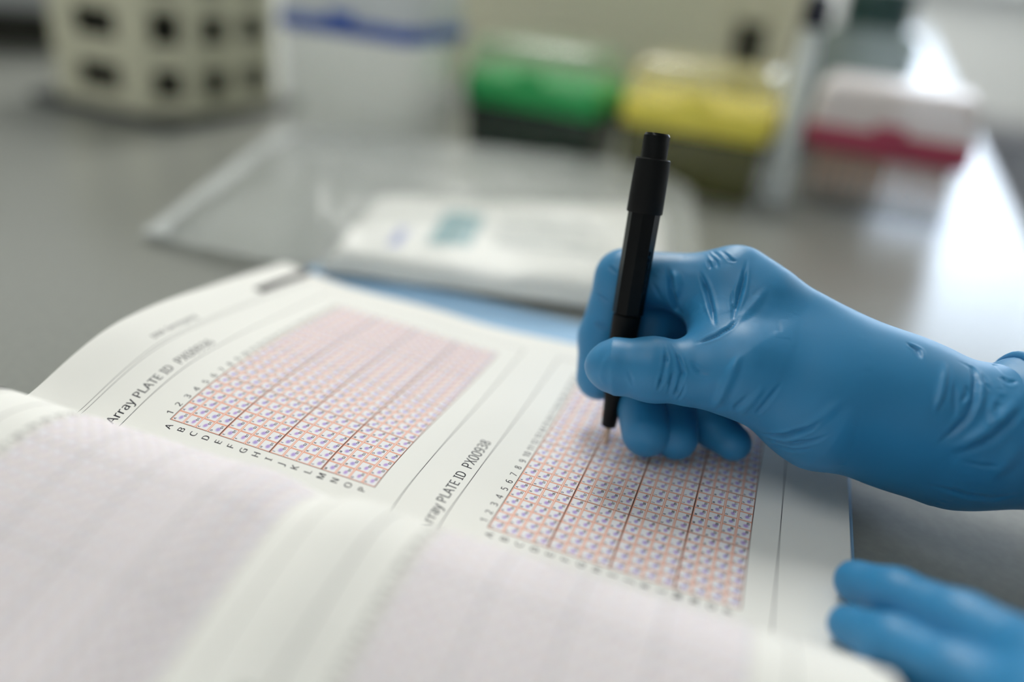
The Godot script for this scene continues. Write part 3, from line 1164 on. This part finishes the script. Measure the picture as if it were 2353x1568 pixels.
func build_hands() -> void:
	var t := thing("gloved_hand", "right hand in blue nitrile glove holding the black pen over the page", "hand")
	part("glove", hand_mesh(WRITING_HAND, WRITING_CHAINS, 0.5, GLOVE_FOLDS), mats.glove_blue, t)
	var f1: Array = WRITING_HAND["F1"]
	var f2: Array = WRITING_HAND["F2"]
	var a := Vector3(f1[0], f1[1], f1[2])
	var d := (Vector3(f2[0], f2[1], f2[2]) - a).normalized()
	var x := d.cross(Vector3.UP).normalized()
	var y := x.cross(d)
	# loose cuff that flares out to a rolled rim
	var rings := []
	for j in 7:
		var row := []
		for k in 48:
			var s := TAU * k / 48.0
			var r := 23.3 + 0.18 * j + 0.55 * j * maxf(sin(s), -0.25) + 0.12 * j * sin(3.0 * s + 1.0) + 0.35 * sin(5.0 * s + j)
			row.append((a + d * (9.0 + j * (1.6 + 0.5 * sin(s) + 0.2 * sin(2.0 * s))) + (x * cos(s) + y * sin(s)) * r) * MM)
		rings.append(row)
	var st := start()
	st.set_smooth_group(1)
	for j in 6:
		for k in 48:
			quad(st, rings[j][k], rings[j][(k + 1) % 48], rings[j + 1][(k + 1) % 48], rings[j + 1][k])
	part("cuff", finish(st), mats.glove_blue, t)
	part("cuff_rim", tube(rings[6] + [rings[6][0]], 0.0018, 10), mats.glove_blue, t)
	part("forearm", tube([(a + d * 25.0) * MM, (a + d * 60.0) * MM, (a + d * 150.0) * MM, (a + d * 230.0) * MM], 0.0255, 28), mats.skin, t)
	var t2 := thing("gloved_hand", "left hand in blue nitrile glove resting fingertips on the page edge", "hand")
	part("glove", hand_mesh(RESTING_HAND, RESTING_CHAINS, 1.3, []), mats.glove_blue, t2)

func build_pen() -> void:
	var foot := Vector3(40.07, 4.20, -277.27) * MM
	var head := Vector3(43.66, 117.99, -302.89) * MM
	var d := (head - foot).normalized()
	var x := d.cross(Vector3.BACK).normalized()
	var t := thing("eraser_pen", "black faceted eraser pen held upright in the gloved hand", "pen", foot)
	t.basis = Basis(x, d, x.cross(d))
	var k := MM
	part("eraser_tip", lathe([[0.0, 0.0], [0.9 * k, 0.0, 2], [1.05 * k, 0.4 * k, 3], [1.05 * k, 9.0 * k]], 20), mats.eraser, t)
	part("nozzle", lathe([[1.1 * k, 6.7 * k, 2], [2.5 * k, 6.7 * k, 3], [2.85 * k, 7.2 * k, 3], [3.4 * k, 17.0 * k, 3], [3.7 * k, 20.0 * k]], 32), mats.pen_matte, t)
	part("grip", lathe([[3.4 * k, 19.5 * k, 2], [3.9 * k, 20.0 * k, 3], [5.0 * k, 34.0 * k, 3], [5.35 * k, 50.5 * k, 4], [4.9 * k, 50.9 * k]], 32), mats.pen_matte, t)
	var barrel := part("barrel", lathe([[5.2 * k, 50.9 * k], [5.75 * k, 51.3 * k], [5.85 * k, 89.0 * k], [5.2 * k, 89.2 * k]], 8, 0.2), mats.pen_black, t)
	for j in 7:
		part("printed_mark", box(Vector3(4.1, 60.0 + j * 2.3, 3.52) * k, Vector3(4.14, 61.5 + j * 2.3, 4.2) * k), mats.pen_mark, barrel)
	part("cap_sleeve", lathe([[5.0 * k, 88.6 * k, 2], [6.35 * k, 88.6 * k, 3], [6.5 * k, 89.0 * k, 3], [6.4 * k, 100.0 * k, 3], [6.25 * k, 107.6 * k, 4], [5.9 * k, 108.1 * k, 5], [4.6 * k, 108.1 * k]], 36), mats.pen_matte, t)
	part("end_button", lathe([[4.75 * k, 107.5 * k, 3], [4.7 * k, 116.0 * k, 4], [4.2 * k, 116.9 * k, 5], [0.0, 117.0 * k]], 10), mats.pen_black, t)

# ---------------------------------------------------------------- things in the background

func tip_box(called: String, label: String, corner: Vector3, wide: float, deep: float, h: Array, looks: Array, tips: int) -> Node3D:
	# corner is the near left foot; h = [base top, band top, lid top]
	var mid := corner + Basis(Vector3.UP, BENCH_TURN) * Vector3(wide * 0.5, 0, -deep * 0.5)
	var t := thing(called, label, "box", mid, BENCH_TURN)
	var e := 0.0035
	part("base", loft([[0.0, wide * 0.93, deep * 0.93, 0.008], [0.003, wide * 0.95, deep * 0.95, 0.008], [h[0], wide, deep, 0.008]], true, false), looks[0], t)
	var band := part("tip_tray", loft([[h[0], wide - e, deep - e, 0.008], [h[0] + 0.002, wide + e, deep + e, 0.009], [h[1] - 0.002, wide + e, deep + e, 0.009], [h[1], wide - e, deep - e, 0.008]]), looks[1], t)
	var lid := part("lid", loft([[h[1], wide + e * 0.6, deep + e * 0.6, 0.009], [h[2] - 0.006, wide - e, deep - e, 0.012], [h[2] - 0.001, wide - e * 3.5, deep - e * 3.5, 0.010], [h[2], wide - e * 5.0, deep - e * 5.0, 0.008]], false, true), looks[2], t)
	part("latch", box(Vector3(-0.012, h[0] + 0.004, deep * 0.5 + e * 0.5), Vector3(0.012, h[1] + 0.006, deep * 0.5 + e * 0.5 + 0.003), 0.001), looks[1], band)
	for k in tips:
		for r in 2:
			part("pipette_tip", lathe([[0.0004, h[0] - 0.034], [0.0012, h[0] - 0.034], [0.0034, h[0] - 0.012], [0.0038, h[0]]], 10), mats.tip_plastic, band, Vector3((k + 0.5) / tips * (wide - 0.016) - (wide - 0.016) * 0.5, 0, deep * 0.5 - 0.009 - r * 0.009))
	return t

func build_boxes() -> void:
	tip_box("tip_box", "clear tip box with a blue band and white lid beside the rack", Vector3(-0.222, 0, -0.735), 0.128, 0.095, [0.092, 0.105, 0.145], [mats.clear_body, mats.blue_plastic, mats.frosted_white], 0)
	tip_box("tip_box", "tip box with a green band and dark smoky base", Vector3(-0.065, 0, -0.756), 0.122, 0.088, [0.045, 0.070, 0.098], [mats.smoke_green, mats.green_plastic, mats.clear_green], 0)
	tip_box("tip_box", "tip box with a yellow band behind the pen", Vector3(0.070, 0, -0.705), 0.117, 0.088, [0.048, 0.072, 0.100], [mats.smoke_yellow, mats.yellow_plastic, mats.clear_yellow], 0)
	tip_box("tip_box", "tip box with a dark red band and whitish lid at the bench edge", Vector3(0.219, 0, -0.696), 0.122, 0.088, [0.046, 0.067, 0.100], [mats.hazy_body, mats.red_plastic, mats.clear_white], 12)

func build_rack() -> void:
	# square rack with cut corners; windows in three rows on every face
	var t := thing("tube_rack", "beige plastic rack with rows of dark rectangular windows", "rack", Vector3(-0.356, 0, -0.830), -0.40)
	var s := 0.082
	var cut := 0.028
	var high := 0.150
	part("foot_tray", loft([[0.0, s * 2 + 0.016, s * 2 + 0.016, 0.012], [0.005, s * 2 + 0.018, s * 2 + 0.018, 0.012], [0.007, s * 2 + 0.01, s * 2 + 0.01, 0.010]]), mats.dark_tray, t)
	for k in 4:
		var holder := Basis(Vector3.UP, k * PI / 2)
		var st := start()
		# flat face with two columns of windows
		var w := s - cut
		var xs := [-w, -w + 0.014, -0.010, 0.010, w - 0.014, w]
		if k % 2 == 0:
			xs = [-w, -0.025, 0.025, w]
		for c in range(0, xs.size(), 2):
			add_box(st, Vector3(xs[c], 0.007, s - 0.004), Vector3(xs[c + 1], high, s), 0.001)
		for y in [[0.007, 0.022], [0.045, 0.066], [0.090, 0.108], [0.134, 0.150]]:
			for c in range(1, xs.size() - 1, 2):
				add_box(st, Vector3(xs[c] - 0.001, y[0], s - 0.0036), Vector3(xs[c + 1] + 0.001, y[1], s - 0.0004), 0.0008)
		var f := part("side_panel", finish(st), mats.beige_plastic, t)
		f.basis = holder
		# cut corner with a narrow column of windows
		st = start()
		var half := cut * 0.7071
		for e in [-1.0, 1.0]:
			add_box(st, Vector3(e * (half - 0.0035) - 0.0045, 0.007, -0.004), Vector3(e * (half - 0.0035) + 0.0045, high, 0.0), 0.001)
		for y in [[0.007, 0.022], [0.045, 0.066], [0.093, 0.108], [0.134, 0.150]]:
			add_box(st, Vector3(-half + 0.006, y[0], -0.0036), Vector3(half - 0.006, y[1], -0.0004), 0.0008)
		var g := part("corner_panel", finish(st), mats.beige_plastic, t)
		g.basis = Basis(Vector3.UP, k * PI / 2 + PI / 4)
		g.position = holder * Vector3(s - cut * 0.5, 0, s - cut * 0.5)
	part("shaded_inside_block", loft([[0.007, s * 2 - 0.03, s * 2 - 0.03, 0.03], [high - 0.002, s * 2 - 0.03, s * 2 - 0.03, 0.03]]), mats.dark_recess, t)  # dark filling that paints the shade inside the rack behind its windows
	part("added_top_plate", loft([[high, s * 2 - 0.012, s * 2 - 0.012, 0.028], [high + 0.003, s * 2 - 0.012, s * 2 - 0.012, 0.028]]), mats.beige_plastic, t)  # unseen top, added to shut out light and keep the inside dark

func build_instruments() -> void:
	var t := thing("bench_instrument", "large beige instrument with a dark slot behind the tip boxes", "instrument", Vector3(0.110, 0, -1.085), BENCH_TURN)
	var st := start()
	# front face left open at the slot
	add_box(st, Vector3(-0.20, 0.012, -0.16), Vector3(0.20, 0.30, 0.10), 0.008)
	add_box(st, Vector3(-0.20, 0.012, 0.09), Vector3(0.135, 0.30, 0.118), 0.006)
	add_box(st, Vector3(0.165, 0.012, 0.09), Vector3(0.20, 0.30, 0.118), 0.006)
	add_box(st, Vector3(0.134, 0.122, 0.09), Vector3(0.166, 0.30, 0.118), 0.002)
	add_box(st, Vector3(0.134, 0.012, 0.09), Vector3(0.166, 0.048, 0.118), 0.002)
	part("housing", finish(st), mats.beige_instrument, t)
	part("slot", box(Vector3(0.135, 0.048, 0.098), Vector3(0.165, 0.122, 0.106)), mats.dark_recess, t)
	for s in [-1.0, 1.0]:
		for z in [-0.12, 0.08]:
			part("foot", lathe([[0.0, 0.0], [0.014, 0.0, 2], [0.014, 0.012]], 16), mats.dark_recess, t, Vector3(s * 0.17, 0, z))
	t = thing("bench_device", "light grey device over a dark block painted as its shadow gap at the left behind the rack", "instrument", Vector3(-0.72, 0, -1.12), 0.35)
	part("shadow_gap_block", box(Vector3(-0.15, 0, -0.10), Vector3(0.15, 0.045, 0.10), 0.003), mats.dark_recess, t)  # dark block painted in for the shadow gap under the housing
	part("housing", box(Vector3(-0.16, 0.045, -0.11), Vector3(0.16, 0.24, 0.12), 0.008), mats.light_grey_plastic, t)
	t = thing("storage_jar", "square grey-green translucent jar with dark teal lid behind the red box", "jar", Vector3(0.345, 0, -0.960), BENCH_TURN)
	part("body", loft([[0.0, 0.092, 0.092, 0.012], [0.003, 0.098, 0.098, 0.014], [0.120, 0.100, 0.100, 0.014], [0.128, 0.082, 0.082, 0.03]]), mats.grey_green_clear, t)
	part("lid", lathe([[0.034, 0.128, 2], [0.036, 0.128, 3], [0.036, 0.166, 4], [0.033, 0.169, 5], [0.0, 0.169]], 28), mats.teal_plastic, t)
	# slim squeeze bottle with a navy cap and a bent pale spout
	t = thing("squeeze_bottle", "slim white squeeze bottle with navy cap between yellow and red boxes", "bottle", Vector3(0.2025, 0, -0.687))
	t.scale = Vector3(1.0, 1.16, 1.0)
	part("body", lathe([[0.0, 0.0], [0.0075, 0.0, 2], [0.0085, 0.002, 3], [0.0085, 0.098, 3], [0.006, 0.115, 3], [0.006, 0.124]], 24), mats.white_plastic, t)
	part("cap", lathe([[0.0062, 0.118, 2], [0.0105, 0.118, 3], [0.010, 0.136, 4], [0.006, 0.139, 5], [0.0, 0.139]], 24), mats.navy_plastic, t)
	part("spout", tube([Vector3(0, 0.137, 0), Vector3(-0.004, 0.150, 0), Vector3(-0.016, 0.162, 0.002), Vector3(-0.034, 0.168, 0.004), Vector3(-0.050, 0.166, 0.006)], 0.0062, 14), mats.white_plastic, t)

const BAG_FRONT := [[-219, 3, -451], [-140, 9, -419], [-43, 12, -401], [35, 11, -397], [104, 6, -430]]
const BAG_BACK := [[-206, 20, -679], [-113, 22, -672], [-8, 20, -684], [90, 17, -688], [128, 12, -650]]

func along(row: Array, a: float) -> Vector3:
	var x := a * (row.size() - 1)
	var i := mini(int(x), row.size() - 2)
	var p := []
	for k in [-1, 0, 1, 2]:
		var q: Array = row[clampi(i + k, 0, row.size() - 1)]
		p.append(Vector3(q[0], q[1], q[2]))
	return p[1].cubic_interpolate(p[2], p[0], p[3], x - i)

func build_bag() -> void:
	var n := FastNoiseLite.new()
	n.seed = 12
	n.frequency = 0.016
	n.fractal_octaves = 3
	var top := func(a: float, b: float) -> Vector3:
		var p := along(BAG_FRONT, a).lerp(along(BAG_BACK, a), b)
		var e := clampf(minf(minf(a, 1.0 - a), minf(b, 1.0 - b)) * 5.0, 0.0, 1.0)
		var full := e * (2.0 - e)
		var h := 17.0 * sin(PI * clampf(a * 0.85 + 0.1, 0.0, 1.0)) * (1.0 - 0.5 * b) + 5.0 * n.get_noise_2d(p.x * 0.6 + p.z * 0.5, p.z - p.x * 0.4)
		# folds where the film bunches up beside the packet
		h += 11.0 * exp(-pow((p.x + 122.0 - (p.z + 490.0) * 0.18) / 11.0, 2.0)) * smoothstep(-590.0, -540.0, p.z) + 5.0 * exp(-pow((p.x + 175.0 - (p.z + 560.0) * 0.5) / 16.0, 2.0))
		return Vector3(p.x, maxf(p.y + full * h, 1.2), p.z) * MM
	var under := func(a: float, b: float) -> Vector3:
		var p := along(BAG_FRONT, a).lerp(along(BAG_BACK, a), b)
		var e := clampf(minf(minf(a, 1.0 - a), minf(b, 1.0 - b)) * 6.0, 0.0, 1.0)
		return Vector3(p.x, lerpf(p.y, 0.8, e), p.z) * MM
	var t := thing("zip_bag", "large clear plastic zip bag lying crumpled behind the booklet", "bag")
	part("upper_film", sheet(top, 70, 50, 0.00005, Vector2.ZERO, Vector2.ONE), mats.bag_film, t)
	part("lower_film", sheet(under, 40, 30, 0.00005, Vector2.ZERO, Vector2.ONE), mats.bag_film, t)
	part("zip_strip", sheet(func(a: float, b: float) -> Vector3: return top.call(lerpf(0.005, 0.995, a), lerpf(0.93, 0.985, b)) + Vector3(0, 0.0008, 0), 60, 6, 0.0008, Vector2.ZERO, Vector2.ONE), mats.bag_zip, t)
	part("lit_fold_strip", sheet(func(a: float, b: float) -> Vector3: return top.call(lerpf(0.004, 0.075, a), lerpf(0.01, 0.93, b)) + Vector3(0, 0.0006, 0), 6, 40, 0.0002, Vector2.ZERO, Vector2.ONE), mats.bag_zip, t)  # more opaque strip, painting the lit band on the fold at the left edge
	# white packet inside
	var pk := thing("paper_packet", "white paper packet with a teal square inside the clear bag", "packet")
	var fl := Vector3(-108, 0, -424)
	var fr := Vector3(84, 0, -412)
	var bl := Vector3(-104, 0, -545)
	var br := Vector3(100, 0, -590)
	var skin := func(a: float, b: float) -> Vector3:
		var p := fl.lerp(fr, a).lerp(bl.lerp(br, a), b)
		var e := clampf(minf(minf(a, 1.0 - a) * 12.0, minf(b, 1.0 - b) * 14.0), 0.0, 1.0)
		return Vector3(p.x, 3.0 + 12.0 * sqrt(maxf(0.0, 1.0 - (1.0 - e) * (1.0 - e))) + 1.5 * n.get_noise_2d(p.x * 2.0, p.z * 2.0), p.z) * MM
	var body := part("pouch", sheet(skin, 60, 44, 0.0002, Vector2.ZERO, Vector2.ONE), mats.paper, pk)
	part("pouch_bottom", sheet(func(a: float, b: float) -> Vector3:
		var p := fl.lerp(fr, a).lerp(bl.lerp(br, a), b)
		return Vector3(p.x, 2.6, p.z) * MM, 4, 4, 0.0003, Vector2.ZERO, Vector2.ONE), mats.paper, pk)
	var patch := func(a0: float, a1: float, b0: float, b1: float) -> ArrayMesh:
		return sheet(func(a: float, b: float) -> Vector3: return skin.call(lerpf(a0, a1, a), lerpf(b0, b1, b)) + Vector3(0, 0.0003, 0), 8, 8, 0.0001, Vector2.ZERO, Vector2.ONE)
	part("teal_print", patch.call(0.27, 0.40, 0.24, 0.70), mat("print_teal", Color(0.36, 0.60, 0.64), 0.6), body)
	part("blue_print", patch.call(0.165, 0.20, 0.16, 0.42), mat("print_blue", Color(0.52, 0.56, 0.80), 0.6), body)
	var grey := mat("print_grey", Color(0.68, 0.71, 0.71), 0.6)
	for k in 4:
		part("print_line", patch.call(0.46, 0.80 - 0.07 * (k % 2), 0.30 + 0.11 * k, 0.345 + 0.11 * k), grey, body)

func _ready() -> void:
	camera_and_light()
	make_materials()
	build_room()
	build_bench()
	build_booklet()
	build_hands()
	build_pen()
	build_boxes()
	build_rack()
	build_instruments()
	build_bag()
